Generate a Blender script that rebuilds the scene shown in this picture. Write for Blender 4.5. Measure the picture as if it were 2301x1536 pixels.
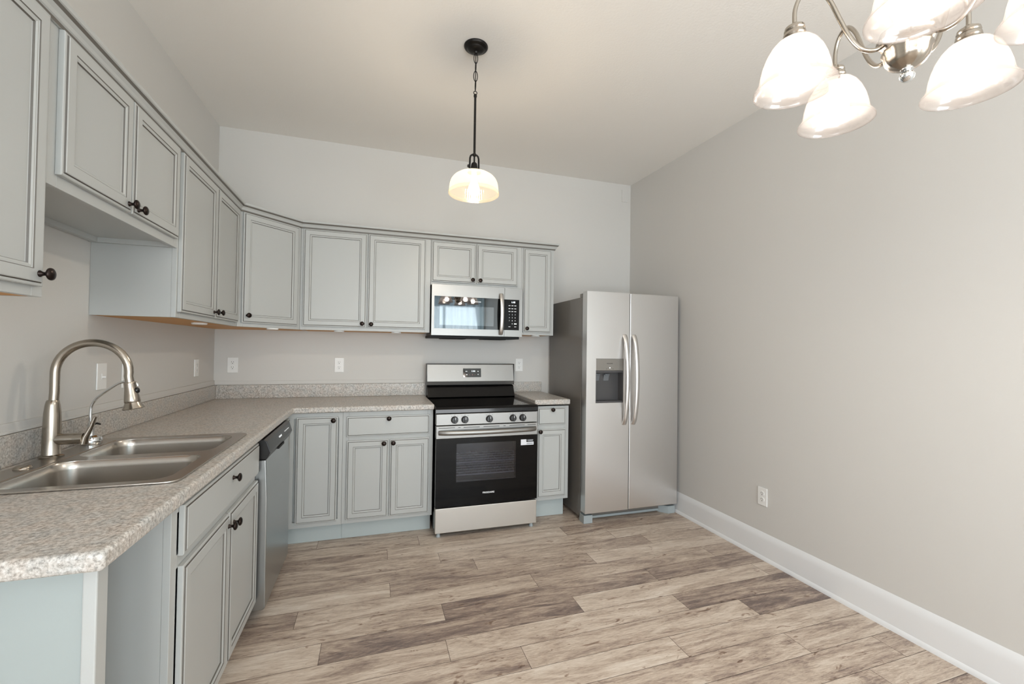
import bpy, bmesh, math, random
from math import sin, cos, pi, radians
from mathutils import Matrix, Vector

for o in list(bpy.data.objects):
    bpy.data.objects.remove(o, do_unlink=True)
SC = bpy.context.scene
COL = SC.collection
random.seed(7)

# ------------------------------------------------------------------ camera
CAM = Vector((1.1362, -3.7698, 1.3309))
YAW, PIT, ROL, FPX = 0.3073, 0.0156, 0.0136, 977.07
cd = bpy.data.cameras.new('camera')
cam = bpy.data.objects.new('camera', cd)
COL.objects.link(cam)
r_ = Vector((cos(YAW), -sin(YAW), 0)); f_ = Vector((sin(YAW), cos(YAW), 0)); u_ = Vector((0, 0, 1))
fw = f_ * cos(PIT) + u_ * sin(PIT); up = u_ * cos(PIT) - f_ * sin(PIT)
rr = r_ * cos(ROL) + up * sin(ROL); uu = up * cos(ROL) - r_ * sin(ROL)
m = Matrix((rr, uu, -fw)).transposed().to_4x4()
m.translation = CAM
cam.matrix_world = m
cd.sensor_fit = 'HORIZONTAL'; cd.sensor_width = 36.0
cd.lens = FPX / 2301 * 36.0
cd.clip_start = 0.02
SC.camera = cam

# ------------------------------------------------------------------ world, exposure, daylight
w = bpy.data.worlds.new('world'); SC.world = w; w.use_nodes = True
w.node_tree.nodes['Background'].inputs[0].default_value = (0.75, 0.85, 1.0, 1)
w.node_tree.nodes['Background'].inputs[1].default_value = 1.0
vs = SC.view_settings
vs.view_transform = 'Standard'; vs.look = 'None'; vs.gamma = 1.0; vs.use_curve_mapping = False
vs.exposure = 0.58
SC.cycles.max_bounces = 10; SC.cycles.diffuse_bounces = 6; SC.cycles.transparent_max_bounces = 12
SC.cycles.sample_clamp_indirect = 6.0
SC.cycles.caustics_reflective = False; SC.cycles.caustics_refractive = False


def daylight(name, loc, rot, sx, sy, power, color):
    l = bpy.data.lights.new(name, 'AREA'); l.shape = 'RECTANGLE'; l.size = sx; l.size_y = sy
    l.energy = power; l.color = color
    o = bpy.data.objects.new(name, l); COL.objects.link(o); o.location = loc; o.rotation_euler = rot
    return o


YR = -6.6            # rear wall
W = 3.556            # right wall
def HZ(y): return 2.977 + 0.0195 * y
daylight('daylight_patio', (2.62, YR - 0.16, 1.28), (radians(118), 0, 0), 1.7, 2.35, 92, (0.97, 0.985, 1.0))
daylight('daylight_rear_added', (0.85, YR - 0.16, 1.55), (radians(122), 0, 0), 1.3, 1.5, 50, (0.97, 0.985, 1.0))  # added fill light behind an invented rear window
daylight('daylight_side_added', (-0.16, -5.0, 1.55), (radians(115), 0, radians(-90)), 2.2, 1.6, 34, (0.97, 0.985, 1.0))  # added fill from the left, behind an invented side window


# ------------------------------------------------------------------ materials
def lin(c):
    c /= 255.0
    return c / 12.92 if c <= 0.04045 else ((c + 0.055) / 1.055) ** 2.4
def rgb(r, g, b): return (lin(r), lin(g), lin(b), 1)


def mat(name, color, rough=0.5, metal=0.0, spec=0.5, emit=None, estr=0.0, bump=None, coat=0.0):
    mt = bpy.data.materials.new(name); mt.use_nodes = True
    nt = mt.node_tree; b = nt.nodes['Principled BSDF']
    b.inputs['Base Color'].default_value = color
    b.inputs['Roughness'].default_value = rough
    b.inputs['Metallic'].default_value = metal
    b.inputs['Specular IOR Level'].default_value = spec
    b.inputs['Coat Weight'].default_value = coat
    if emit:
        b.inputs['Emission Color'].default_value = emit
        b.inputs['Emission Strength'].default_value = estr
    if bump:
        sc, st, di = bump
        tc = nt.nodes.new('ShaderNodeTexCoord'); n = nt.nodes.new('ShaderNodeTexNoise')
        n.inputs['Scale'].default_value = sc; n.inputs['Detail'].default_value = 3
        bp = nt.nodes.new('ShaderNodeBump'); bp.inputs['Strength'].default_value = st; bp.inputs['Distance'].default_value = di
        nt.links.new(tc.outputs['Object'], n.inputs['Vector']); nt.links.new(n.outputs['Fac'], bp.inputs['Height'])
        nt.links.new(bp.outputs['Normal'], b.inputs['Normal'])
    return mt


def ramp(nt, stops):
    r = nt.nodes.new('ShaderNodeValToRGB')
    e = r.color_ramp.elements
    while len(e) > 1: e.remove(e[-1])
    e[0].position, e[0].color = stops[0]
    for p, c in stops[1:]:
        q = e.new(p); q.color = c
    return r


M = {}
M['wall'] = mat('wall_paint', rgb(206, 204, 200), 0.55, spec=0.3, bump=(140, 0.12, 0.002))
M['ceil'] = mat('ceiling_paint', rgb(236, 233, 228), 0.8, spec=0.2, bump=(90, 0.25, 0.003))
M['trimwhite'] = mat('white_trim_paint', rgb(226, 227, 228), 0.35)
M['paint'] = mat('grey_cabinet_paint', rgb(180, 182, 180), 0.36, spec=0.45)
M['glaze'] = mat('dark_glaze_line', rgb(98, 94, 88), 0.5)
M['toe'] = mat('toe_kick_paint', rgb(180, 189, 189), 0.4)
M['endpanel'] = mat('end_panel_paint', rgb(160, 168, 167), 0.4)
M['steeldw'] = mat('dishwasher_stainless', rgb(176, 180, 181), 0.30, metal=1.0)
M['rawwood'] = mat('raw_maple_ply', rgb(208, 152, 84), 0.55)
M['inside'] = mat('cabinet_inside', rgb(60, 58, 55), 0.8)
M['bronze'] = mat('oil_rubbed_bronze', rgb(46, 38, 35), 0.3, metal=0.85)
M['blackmetal'] = mat('black_bronze_metal', rgb(26, 23, 21), 0.38, metal=0.5)
M['chrome'] = mat('chrome', rgb(225, 228, 230), 0.06, metal=1.0)
M['blackglass'] = mat('black_glass', rgb(8, 8, 9), 0.04, spec=0.6)
M['ovendoor'] = mat('oven_door_glass', rgb(7, 7, 8), 0.05, spec=0.22)
M['microglass'] = mat('microwave_door_glass', rgb(7, 8, 9), 0.02)
M['microglass'].node_tree.nodes['Principled BSDF'].inputs['IOR'].default_value = 1.85
M['blackplastic'] = mat('black_plastic', rgb(20, 20, 21), 0.3)
M['blackgloss'] = mat('black_enamel', rgb(9, 9, 10), 0.1)
M['blackgloss'].node_tree.nodes['Principled BSDF'].inputs['IOR'].default_value = 1.38
M['fridgeside'] = mat('fridge_side_grey', rgb(112, 108, 103), 0.22, spec=0.5)
M['greyplastic'] = mat('grey_plastic', rgb(158, 166, 168), 0.4)
M['darkgrey'] = mat('dark_grey_plastic', rgb(74, 73, 74), 0.3)
M['dispgrey'] = mat('dispenser_grey', rgb(140, 136, 130), 0.35, metal=0.5)
M['white'] = mat('white_plastic', rgb(232, 232, 230), 0.35)
M['slot'] = mat('outlet_slot', rgb(40, 38, 36), 0.6)
M['print'] = mat('white_print_glow', rgb(235, 238, 240), 0.5, emit=(1, 1, 1, 1), estr=0.25)  # unlit lettering and marks, given a faint glow of their own
M['display'] = mat('lit_display', rgb(240, 248, 255), 0.5, emit=(0.85, 0.95, 1, 1), estr=1.6)
M['redicon'] = mat('dim_icon', rgb(120, 96, 94), 0.5)
M['darkprint'] = mat('dark_print', rgb(62, 58, 54), 0.5)
M['sticker'] = mat('paper_sticker', rgb(225, 227, 232), 0.6)
M['stickergrey'] = mat('paper_sticker_grey', rgb(170, 174, 180), 0.6)
M['oven'] = mat('oven_enamel', rgb(72, 74, 86), 0.4)
M['rack'] = mat('oven_rack_wire', rgb(228, 228, 228), 0.4)
M['dark'] = mat('dark_recess', rgb(14, 14, 14), 0.7)


def steel(name, col, rough, stretch):
    mt = mat(name, col, rough, metal=1.0)
    nt = mt.node_tree; b = nt.nodes['Principled BSDF']
    tc = nt.nodes.new('ShaderNodeTexCoord'); mp = nt.nodes.new('ShaderNodeMapping')
    mp.inputs['Scale'].default_value = stretch
    n = nt.nodes.new('ShaderNodeTexNoise'); n.inputs['Scale'].default_value = 1.0; n.inputs['Detail'].default_value = 2
    mr = nt.nodes.new('ShaderNodeMapRange'); mr.inputs[3].default_value = rough - 0.02; mr.inputs[4].default_value = rough + 0.02
    nt.links.new(tc.outputs['Object'], mp.inputs[0]); nt.links.new(mp.outputs[0], n.inputs['Vector'])
    nt.links.new(n.outputs['Fac'], mr.inputs[0]); nt.links.new(mr.outputs[0], b.inputs['Roughness'])
    return mt
M['steel'] = mat('brushed_stainless', rgb(150, 148, 145), 0.40, metal=1.0)
M['steel_lightened'] = mat('brushed_stainless_lightened', rgb(200, 195, 188), 0.42, metal=1.0)  # same stainless, colour lightened to offset the dark floor reflection
M['steelv'] = mat('brushed_stainless_door', rgb(222, 220, 218), 0.33, metal=1.0)
M['sinksteel'] = mat('sink_stainless', rgb(186, 181, 174), 0.27, metal=1.0)
M['nickel'] = mat('brushed_nickel', rgb(172, 164, 153), 0.24, metal=1.0)


def counter_mat():
    mt = mat('granite_laminate', rgb(170, 160, 148), 0.33, spec=0.45)
    nt = mt.node_tree; b = nt.nodes['Principled BSDF']
    tc = nt.nodes.new('ShaderNodeTexCoord')
    def noise(s, d, ro=0.6):
        n = nt.nodes.new('ShaderNodeTexNoise'); n.inputs['Scale'].default_value = s
        n.inputs['Detail'].default_value = d; n.inputs['Roughness'].default_value = ro
        nt.links.new(tc.outputs['Object'], n.inputs['Vector']); return n
    a = noise(120, 4, 0.75)
    r1 = ramp(nt, [(0.34, rgb(100, 93, 87)), (0.43, rgb(152, 146, 138)), (0.51, rgb(192, 186, 179)), (0.59, rgb(212, 208, 202)), (0.70, rgb(238, 236, 232))])
    nt.links.new(a.outputs['Fac'], r1.inputs[0])
    c = noise(22, 4, 0.6)
    r2 = ramp(nt, [(0.36, rgb(164, 170, 171)), (0.5, rgb(186, 182, 176)), (0.64, rgb(194, 180, 168))])
    nt.links.new(c.outputs['Fac'], r2.inputs[0])
    mx = nt.nodes.new('ShaderNodeMix'); mx.data_type = 'RGBA'; mx.blend_type = 'MIX'; mx.inputs[0].default_value = 0.34
    nt.links.new(r1.outputs[0], mx.inputs[6]); nt.links.new(r2.outputs[0], mx.inputs[7])
    nt.links.new(mx.outputs[2], b.inputs['Base Color'])
    return mt
M['counter'] = counter_mat()


def floor_mat():
    mt = mat('oak_vinyl_plank', rgb(180, 160, 140), 0.42, spec=0.4)
    nt = mt.node_tree; b = nt.nodes['Principled BSDF']; L = nt.links.new
    tc = nt.nodes.new('ShaderNodeTexCoord')
    at = nt.nodes.new('ShaderNodeAttribute'); at.attribute_name = 'tone'
    sd = nt.nodes.new('ShaderNodeAttribute'); sd.attribute_name = 'seed'
    mul = nt.nodes.new('ShaderNodeMath'); mul.operation = 'MULTIPLY'; mul.inputs[1].default_value = 41.0
    L(sd.outputs['Fac'], mul.inputs[0])
    cb = nt.nodes.new('ShaderNodeCombineXYZ'); L(mul.outputs[0], cb.inputs[2]); L(mul.outputs[0], cb.inputs[0])
    add = nt.nodes.new('ShaderNodeVectorMath'); L(tc.outputs['Object'], add.inputs[0]); L(cb.outputs[0], add.inputs[1])
    def noise(scale, s, d, ro=0.6, dist=0.0):
        mp = nt.nodes.new('ShaderNodeMapping'); mp.inputs['Scale'].default_value = scale
        L(add.outputs[0], mp.inputs[0])
        n = nt.nodes.new('ShaderNodeTexNoise'); n.inputs['Scale'].default_value = s
        n.inputs['Detail'].default_value = d; n.inputs['Roughness'].default_value = ro; n.inputs['Distortion'].default_value = dist
        L(mp.outputs[0], n.inputs['Vector']); return n
    big = noise((1.5, 9, 1), 1.5, 5, 0.68, 1.1)       # broad streaks
    mid = noise((6.5, 60, 1), 2.0, 6, 0.75, 1.2)     # grain
    fine = noise((20, 170, 1), 2.0, 3, 0.7)           # pores
    knot = noise((5.5, 17, 1), 1.3, 3, 0.6, 1.6)
    def math(op, x, y=None, v=None):
        n = nt.nodes.new('ShaderNodeMath'); n.operation = op
        L(x, n.inputs[0])
        if y is not None: L(y, n.inputs[1])
        if v is not None: n.inputs[1].default_value = v
        return n.outputs[0]
    s = math('MULTIPLY', big.outputs['Fac'], v=1.25)
    s = math('ADD', s, math('MULTIPLY', mid.outputs['Fac'], v=0.9))
    s = math('ADD', s, math('MULTIPLY', fine.outputs['Fac'], v=0.35))
    s = math('SUBTRACT', s, v=1.25)                   # around 0
    s = math('ADD', s, at.outputs['Fac'])
    rp = ramp(nt, [(0.10, rgb(112, 98, 93)), (0.28, rgb(150, 132, 121)), (0.44, rgb(183, 165, 149)), (0.60, rgb(205, 189, 173)), (0.85, rgb(224, 212, 199))])
    L(s, rp.inputs[0])
    kr = ramp(nt, [(0.63, (1, 1, 1, 1)), (0.70, rgb(176, 156, 144)), (0.77, rgb(116, 98, 90))])
    L(knot.outputs['Fac'], kr.inputs[0])
    mx = nt.nodes.new('ShaderNodeMix'); mx.data_type = 'RGBA'; mx.blend_type = 'MULTIPLY'; mx.inputs[0].default_value = 0.8
    L(rp.outputs[0], mx.inputs[6]); L(kr.outputs[0], mx.inputs[7])
    L(mx.outputs[2], b.inputs['Base Color'])
    bp = nt.nodes.new('ShaderNodeBump'); bp.inputs['Strength'].default_value = 0.15; bp.inputs['Distance'].default_value = 0.001
    L(mid.outputs['Fac'], bp.inputs['Height']); L(bp.outputs['Normal'], b.inputs['Normal'])
    return mt
M['floor'] = floor_mat()
M['groove'] = mat('plank_groove', rgb(84, 72, 64), 0.8)


def mixmat(name, parts):
    """weighted mix of shader builders"""
    mt = bpy.data.materials.new(name); mt.use_nodes = True
    nt = mt.node_tree; nt.nodes.remove(nt.nodes['Principled BSDF'])
    out = nt.nodes['Material Output']
    cur = None; tot = 0
    for wgt, kind, kw in parts:
        n = nt.nodes.new(kind)
        for k, v in kw.items(): n.inputs[k].default_value = v
        if cur is None: cur = n.outputs[0]; tot = wgt
        else:
            mx = nt.nodes.new('ShaderNodeMixShader'); tot += wgt
            mx.inputs[0].default_value = wgt / tot
            nt.links.new(cur, mx.inputs[1]); nt.links.new(n.outputs[0], mx.inputs[2]); cur = mx.outputs[0]
    nt.links.new(cur, out.inputs['Surface'])
    return mt
M['pane'] = mixmat('window_glass', [(0.93, 'ShaderNodeBsdfTransparent', {}), (0.07, 'ShaderNodeBsdfGlossy', {'Roughness': 0.02})])
M['ovenglass'] = mixmat('oven_window_glass', [(0.80, 'ShaderNodeBsdfTransparent', {'Color': (0.62, 0.62, 0.68, 1)}),
                                               (0.15, 'ShaderNodeBsdfDiffuse', {'Color': (0.012, 0.012, 0.014, 1)}), (0.05, 'ShaderNodeBsdfGlossy', {'Roughness': 0.04})])
M['sheer'] = mixmat('sheer_curtain', [(0.42, 'ShaderNodeBsdfTransparent', {'Color': (0.80, 0.94, 1, 1)}),
                                      (0.4, 'ShaderNodeBsdfTranslucent', {'Color': (0.72, 0.86, 0.92, 1)}), (0.15, 'ShaderNodeBsdfDiffuse', {'Color': (0.6, 0.75, 0.8, 1)})])
M['frost'] = mixmat('frosted_white_glass', [(0.55, 'ShaderNodeBsdfTransparent', {'Color': (1, 0.97, 0.95, 1)}), (0.22, 'ShaderNodeBsdfTranslucent', {'Color': (0.24, 0.226, 0.217, 1)}),
                                            (0.13, 'ShaderNodeBsdfDiffuse', {'Color': (0.20, 0.19, 0.183, 1)}), (0.10, 'ShaderNodeBsdfGlossy', {'Roughness': 0.12})])
M['ribglass'] = mixmat('ribbed_cream_glass', [(0.58, 'ShaderNodeBsdfTransparent', {'Color': (1.0, 0.95, 0.87, 1)}), (0.21, 'ShaderNodeBsdfTranslucent', {'Color': (0.27, 0.25, 0.20, 1)}),
                                              (0.15, 'ShaderNodeBsdfDiffuse', {'Color': (0.20, 0.185, 0.15, 1)}), (0.06, 'ShaderNodeBsdfGlossy', {'Roughness': 0.10})])
M['bulb'] = mixmat('lit_bulb', [(0.5, 'ShaderNodeBsdfTransparent', {}), (0.5, 'ShaderNodeEmission', {'Color': (1.0, 0.95, 0.88, 1), 'Strength': 12.0})])
M['pendbulb'] = mixmat('lit_bulb_warm', [(0.5, 'ShaderNodeBsdfTransparent', {}), (0.5, 'ShaderNodeEmission', {'Color': (1.0, 0.93, 0.80, 1), 'Strength': 8.0})])


# ------------------------------------------------------------------ mesh builder
def arc(cx, cz, r, a0, a1, n):
    return [(cx + r * cos(a0 + (a1 - a0) * i / n), cz + r * sin(a0 + (a1 - a0) * i / n)) for i in range(n + 1)]


class MB:
    def __init__(self, T=None):
        self.bm = bmesh.new(); self.T = T or Matrix.Identity(4)
    def v(self, x, y, z): return self.bm.verts.new(self.T @ Vector((x, y, z)))
    def f(self, vs, m=0):
        try:
            fc = self.bm.faces.new(vs); fc.material_index = m; return fc
        except ValueError: return None
    def box(self, x0, x1, y0, y1, z0, z1, m=0, mbot=None, mtop=None, mfront=None):
        a = [self.v(x, y, z) for z in (z0, z1) for y in (y0, y1) for x in (x0, x1)]
        for k, (q, mm) in enumerate((((0, 2, 3, 1), mbot), ((4, 5, 7, 6), mtop), ((0, 1, 5, 4), mfront), ((2, 6, 7, 3), None), ((0, 4, 6, 2), None), ((1, 3, 7, 5), None))):
            self.f([a[i] for i in q], m if mm is None else mm)
        return self
    def prism(self, poly, z0, z1, m=0, mbot=None):
        """poly counter clockwise in xy"""
        b = [self.v(x, y, z0) for x, y in poly]; t = [self.v(x, y, z1) for x, y in poly]
        self.f(b[::-1], m if mbot is None else mbot); self.f(t, m)
        n = len(poly)
        for i in range(n): self.f([b[i], b[(i + 1) % n], t[(i + 1) % n], t[i]], m)
        return self
    def extr(self, prof, axis, a0, a1, m=0):
        """profile extruded along x ((y,z) points) or along y ((x,z) points)"""
        P = (lambda p, a: (a, p[0], p[1])) if axis == 'x' else (lambda p, a: (p[0], a, p[1]))
        b = [self.v(*P(p, a0)) for p in prof]; t = [self.v(*P(p, a1)) for p in prof]
        self.f(b[::-1], m); self.f(t, m); n = len(prof)
        for i in range(n): self.f([b[i], b[(i + 1) % n], t[(i + 1) % n], t[i]], m)
        return self
    def lathe(self, prof, c=(0, 0, 0), axis='z', seg=32, m=0, rib=None):
        cx, cy, cz = c
        def pt(r, h, a):
            if rib: r = r * (1 + rib[1] * (0.5 + 0.5 * cos(a * rib[0])))
            if axis == 'z': return (cx + r * cos(a), cy + r * sin(a), cz + h)
            if axis == 'y': return (cx + r * cos(a), cy - h, cz + r * sin(a))
            return (cx + h, cy + r * cos(a), cz + r * sin(a))
        rows = []
        for r, h in prof:
            if r < 1e-6: rows.append([self.v(*pt(0, h, 0))])
            else: rows.append([self.v(*pt(r, h, 2 * pi * i / seg)) for i in range(seg)])
        for A, B in zip(rows, rows[1:]):
            for i in range(seg):
                j = (i + 1) % seg
                if len(A) == 1 and len(B) == 1: continue
                if len(A) == 1: self.f([A[0], B[j], B[i]], m)
                elif len(B) == 1: self.f([A[i], A[j], B[0]], m)
                else: self.f([A[i], A[j], B[j], B[i]], m)
        return self
    def tube(self, pts, r, seg=12, m=0, flat=None, caps=True, closed=False):
        P = [Vector(p) for p in pts]; n = len(P); rows = []
        R = r if isinstance(r, (list, tuple)) else [r] * n
        ref = None
        for i in range(n):
            if closed: t = (P[(i + 1) % n] - P[i - 1]).normalized()
            else: t = (P[min(i + 1, n - 1)] - P[max(i - 1, 0)]).normalized()
            if ref is None:
                ref = Vector((0, 0, 1)) if abs(t.z) < 0.9 else Vector((1, 0, 0))
            b = t.cross(ref).normalized(); nn = b.cross(t).normalized(); ref = nn
            fl = flat or (1, 1)
            rows.append([self.v(*(P[i] + (b * cos(2 * pi * k / seg) * fl[0] + nn * sin(2 * pi * k / seg) * fl[1]) * R[i])) for k in range(seg)])
        prs = list(zip(rows, rows[1:])) + ([(rows[-1], rows[0])] if closed else [])
        for A, B in prs:
            for k in range(seg):
                j = (k + 1) % seg; self.f([A[k], A[j], B[j], B[k]], m)
        if caps and not closed:
            self.f(rows[0][::-1], m); self.f(rows[-1], m)
        return self
    def rings(self, w, h, prof, mats, x0=0, z0=0):
        """concentric rectangles facing -y: prof = (inset, out, material of the band leading to it)"""
        prev = None
        for (ins, out), mm in zip(prof, mats):
            R = [self.v(x0 + ins, -out, z0 + ins), self.v(x0 + w - ins, -out, z0 + ins), self.v(x0 + w - ins, -out, z0 + h - ins), self.v(x0 + ins, -out, z0 + h - ins)]
            if prev is None: self.f(R[::-1], mm)
            else:
                for i in range(4):
                    j = (i + 1) % 4; self.f([prev[i], prev[j], R[j], R[i]], mm)
            prev = R
        self.f(prev, mats[-1])
        return self
    def build(self, name, mats, parent=None, smooth=None, bevel=None, seg=2, loc=None):
        bm = self.bm
        bmesh.ops.recalc_face_normals(bm, faces=bm.faces)
        inv = None
        if parent is not None:
            inv = ROOTM[parent.name].inverted()
        elif loc is not None:
            inv = Matrix.Translation(Vector(loc)).inverted()
        if inv: bmesh.ops.transform(bm, matrix=inv, verts=bm.verts)
        me = bpy.data.meshes.new(name); bm.to_mesh(me); bm.free()
        for mt in (mats if isinstance(mats, (list, tuple)) else [mats]): me.materials.append(mt if not isinstance(mt, str) else M[mt])
        o = bpy.data.objects.new(name, me); COL.objects.link(o)
        if parent is not None: o.parent = parent; ROOTM[o.name] = ROOTM[parent.name]
        else:
            o.location = loc or (0, 0, 0); ROOTM[o.name] = Matrix.Translation(Vector(loc or (0, 0, 0)))
        if smooth:
            me.shade_smooth(); me.set_sharp_from_angle(angle=radians(smooth))
        if bevel:
            b = o.modifiers.new('bevel', 'BEVEL'); b.width = bevel; b.segments = seg; b.limit_method = 'ANGLE'; b.angle_limit = radians(40)
        return o


ROOTM = {}
def thing(name, label, cat, loc, rz=0, group=None):
    o = bpy.data.objects.new(name, None); COL.objects.link(o); o.empty_display_size = 0.05
    o.location = loc; o.rotation_euler = (0, 0, rz)
    o['label'] = label; o['category'] = cat
    if group: o['group'] = group
    ROOTM[o.name] = Matrix.Translation(Vector(loc)) @ Matrix.Rotation(rz, 4, 'Z')
    return o
def tag(o, label, cat, group=None):
    o['label'] = label; o['category'] = cat
    if group: o['group'] = group
    return o
def struct(o): o['kind'] = 'structure'; return o


def text(name, s, parent, T, size, material, sx=1.0, depth=0.0004):
    """flat lettering facing -y in the frame T, centred"""
    cu = bpy.data.curves.new(name, 'FONT'); cu.body = s; cu.size = size; cu.align_x = 'CENTER'; cu.align_y = 'CENTER'
    cu.extrude = depth; cu.resolution_u = 3
    tmp = bpy.data.objects.new(name + '_tmp', cu); COL.objects.link(tmp)
    me = bpy.data.meshes.new_from_object(tmp.evaluated_get(bpy.context.evaluated_depsgraph_get()))
    bpy.data.objects.remove(tmp, do_unlink=True)
    me.transform(Matrix.Diagonal((sx, 1, 1, 1)))
    me.transform(ROOTM[parent.name].inverted() @ T @ Matrix.Rotation(radians(90), 4, 'X'))
    me.name = name; me.materials.clear(); me.materials.append(M[material])
    o = bpy.data.objects.new(name, me); COL.objects.link(o); o.parent = parent; ROOTM[o.name] = ROOTM[parent.name]
    return o
def TR(x, y, z, rz=0): return Matrix.Translation((x, y, z)) @ Matrix.Rotation(radians(rz), 4, 'Z')


def rrect(x0, x1, y0, y1, r, n=6):
    p = []
    for cx, cy, a in ((x1 - r, y1 - r, 0), (x0 + r, y1 - r, 90), (x0 + r, y0 + r, 180), (x1 - r, y0 + r, 270)):
        for i in range(n + 1):
            t = radians(a + 90 * i / n); p.append((cx + r * cos(t), cy + r * sin(t)))
    return p
def plate(name, outer, holes, z0, z1, material, parent=None, loc=None):
    """flat plate with holes (2D filled curve turned into a mesh)"""
    cu = bpy.data.curves.new(name, 'CURVE'); cu.dimensions = '2D'; cu.fill_mode = 'BOTH'; cu.extrude = (z1 - z0) / 2
    for poly in [outer] + holes:
        s = cu.splines.new('POLY'); s.points.add(len(poly) - 1); s.use_cyclic_u = True
        for pt, (x, y) in zip(s.points, poly): pt.co = (x, y, 0, 1)
    tmp = bpy.data.objects.new(name + '_tmp', cu); COL.objects.link(tmp)
    me = bpy.data.meshes.new_from_object(tmp.evaluated_get(bpy.context.evaluated_depsgraph_get()))
    bpy.data.objects.remove(tmp, do_unlink=True)
    mb = MB(); mb.bm.from_mesh(me); bpy.data.meshes.remove(me)
    bmesh.ops.remove_doubles(mb.bm, verts=mb.bm.verts, dist=1e-5)
    bmesh.ops.transform(mb.bm, matrix=Matrix.Translation((0, 0, (z0 + z1) / 2)), verts=mb.bm.verts)
    return mb.build(name, material, parent, loc=loc)


# ------------------------------------------------------------------ the room
def floor():
    bm = bmesh.new(); tone = []; seed = []
    joints = {7: 1.453, 6: 1.242, 5: 1.556, 4: 1.756, 3: 1.244, 2: 0.798, 1: 1.494, 0: 0.936, -1: 1.471, -2: 1.786, -3: 2.470, -4: 3.014, -5: 3.397, -6: 3.154}
    tones = {(1, 1.494): .29, (0, .936): .31, (0, 2.178): .60, (0, -.306): .60, (3, 2.486): .58, (3, 1.244): .40, (3, .002): .57, (6, 1.242): .58, (5, 2.798): .60,
             (1, 2.736): .32, (-1, 2.713): .30, (-2, 3.028): .27, (-1, .229): .5, (-1, 1.471): .56, (7, .211): .45, (6, .0): .42, (2, .798): .5, (2, 2.04): .46, (2, -.444): .36,
             (4, .514): .40, (4, 1.756): .47, (1, .252): .48, (-2, .544): .45, (-2, 1.786): .5, (-3, 1.228): .58, (-3, 2.47): .5, (-3, -.014): .44}
    P = 1.242; pitch = 0.1425; sl = 0.0155
    def yy(k, x): return -1.711 + 0.07125 + pitch * (k) + sl * (x - 0.9)
    y_lo = YR
    for k in range(-36, 13):
        j0 = joints.get(k, random.uniform(0, P))
        j = j0 - P * math.ceil(j0 / P + 0.001)
        while j < W:
            a, b = max(j, 0), min(j + P, W)
            if b - a > 0.003:
                g = 0.0009
                q = [(a + g, yy(k - 1, a) + g), (b - g, yy(k - 1, b) + g), (b - g, yy(k, b) - g), (a + g, yy(k, a) - g)]
                q = [(x, min(max(y, y_lo), 0)) for x, y in q]
                if q[2][1] - q[1][1] > 0.004:
                    bm.faces.new([bm.verts.new((x, y, 0)) for x, y in q])
                    t = None
                    for (kk, jj), tv in tones.items():
                        if kk == k and abs(jj - j) < 0.03: t = tv
                    tone.append(t if t is not None else random.choice([.44, .48, .52, .40, .55, .46]))
                    seed.append(random.random())
            j += P
    n = len(tone)
    q = [bm.verts.new(p) for p in ((0, YR, -.004), (W, YR, -.004), (W, 0, -.004), (0, 0, -.004))]
    fc = bm.faces.new(q); fc.material_index = 1; tone.append(0); seed.append(0)
    b0 = [bm.verts.new(p) for p in ((0, YR, -.06), (W, YR, -.06), (W, 0, -.06), (0, 0, -.06))]
    fc = bm.faces.new(b0[::-1]); fc.material_index = 1; tone.append(0); seed.append(0)
    me = bpy.data.meshes.new('floor'); bm.to_mesh(me); bm.free()
    for nm, vals in (('tone', tone), ('seed', seed)):
        at = me.attributes.new(nm, 'FLOAT', 'FACE'); at.data.foreach_set('value', vals)
    me.materials.append(M['floor']); me.materials.append(M['groove'])
    o = bpy.data.objects.new('floor', me); COL.objects.link(o); struct(o)
floor()


def wall_panel(name, T, w, hl, hr, t, holes=()):
    """wall in the local xz plane (inner face y=0, thickness to +y), top edge from hl to hr, rectangular holes"""
    mb = MB(T)
    xs = sorted({0, w} | {h[0] for h in holes} | {h[1] for h in holes})
    top = lambda x: hl + (hr - hl) * x / w
    for a, b in zip(xs, xs[1:]):
        hs = sorted([h for h in holes if h[0] <= a + 1e-6 and h[1] >= b - 1e-6], key=lambda h: h[2])
        z = 0; segs = []
        for h in hs: segs.append((z, h[2])); z = h[3]
        for s in segs:
            if s[1] > s[0] + 1e-4: mb.box(a, b, 0, t, s[0], s[1])
        v = [mb.v(x, y, zz) for y in (0, t) for x, zz in ((a, z), (b, z), (b, top(b)), (a, top(a)))]
        for q in ((0, 1, 2, 3), (7, 6, 5, 4), (0, 4, 5, 1), (1, 5, 6, 2), (2, 6, 7, 3), (3, 7, 4, 0)): mb.f([v[i] for i in q])
    return struct(mb.build(name, 'wall'))
wall_panel('wall_back', TR(0, 0, 0), W, HZ(0), HZ(0), 0.1)
# left wall: local x runs +y, so the wall body lies towards -x
wall_panel('wall_left', TR(0, YR, 0, 90), -YR, HZ(YR), HZ(0), 0.1, [(0.5, 2.7, 0.75, 2.35)])
wall_panel('wall_right', TR(W, 0, 0, -90), -YR, HZ(0), HZ(YR), 0.1)
wall_panel('wall_rear', TR(W, YR, 0, 180), W, HZ(YR), HZ(YR), 0.1, [(0.09, 1.79, 0.05, 2.45), (2.05, 3.36, 0.8, 2.3)])
mb = MB()
v = [mb.v(x, y, HZ(y) + dz) for dz in (0, 0.08) for x, y in ((-.1, YR - .1), (W + .1, YR - .1), (W + .1, .1), (-.1, .1))]
for q in ((3, 2, 1, 0), (4, 5, 6, 7), (0, 1, 5, 4), (1, 2, 6, 5), (2, 3, 7, 6), (3, 0, 4, 7)): mb.f([v[i] for i in q])
struct(mb.build('ceiling', 'ceil'))


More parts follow.
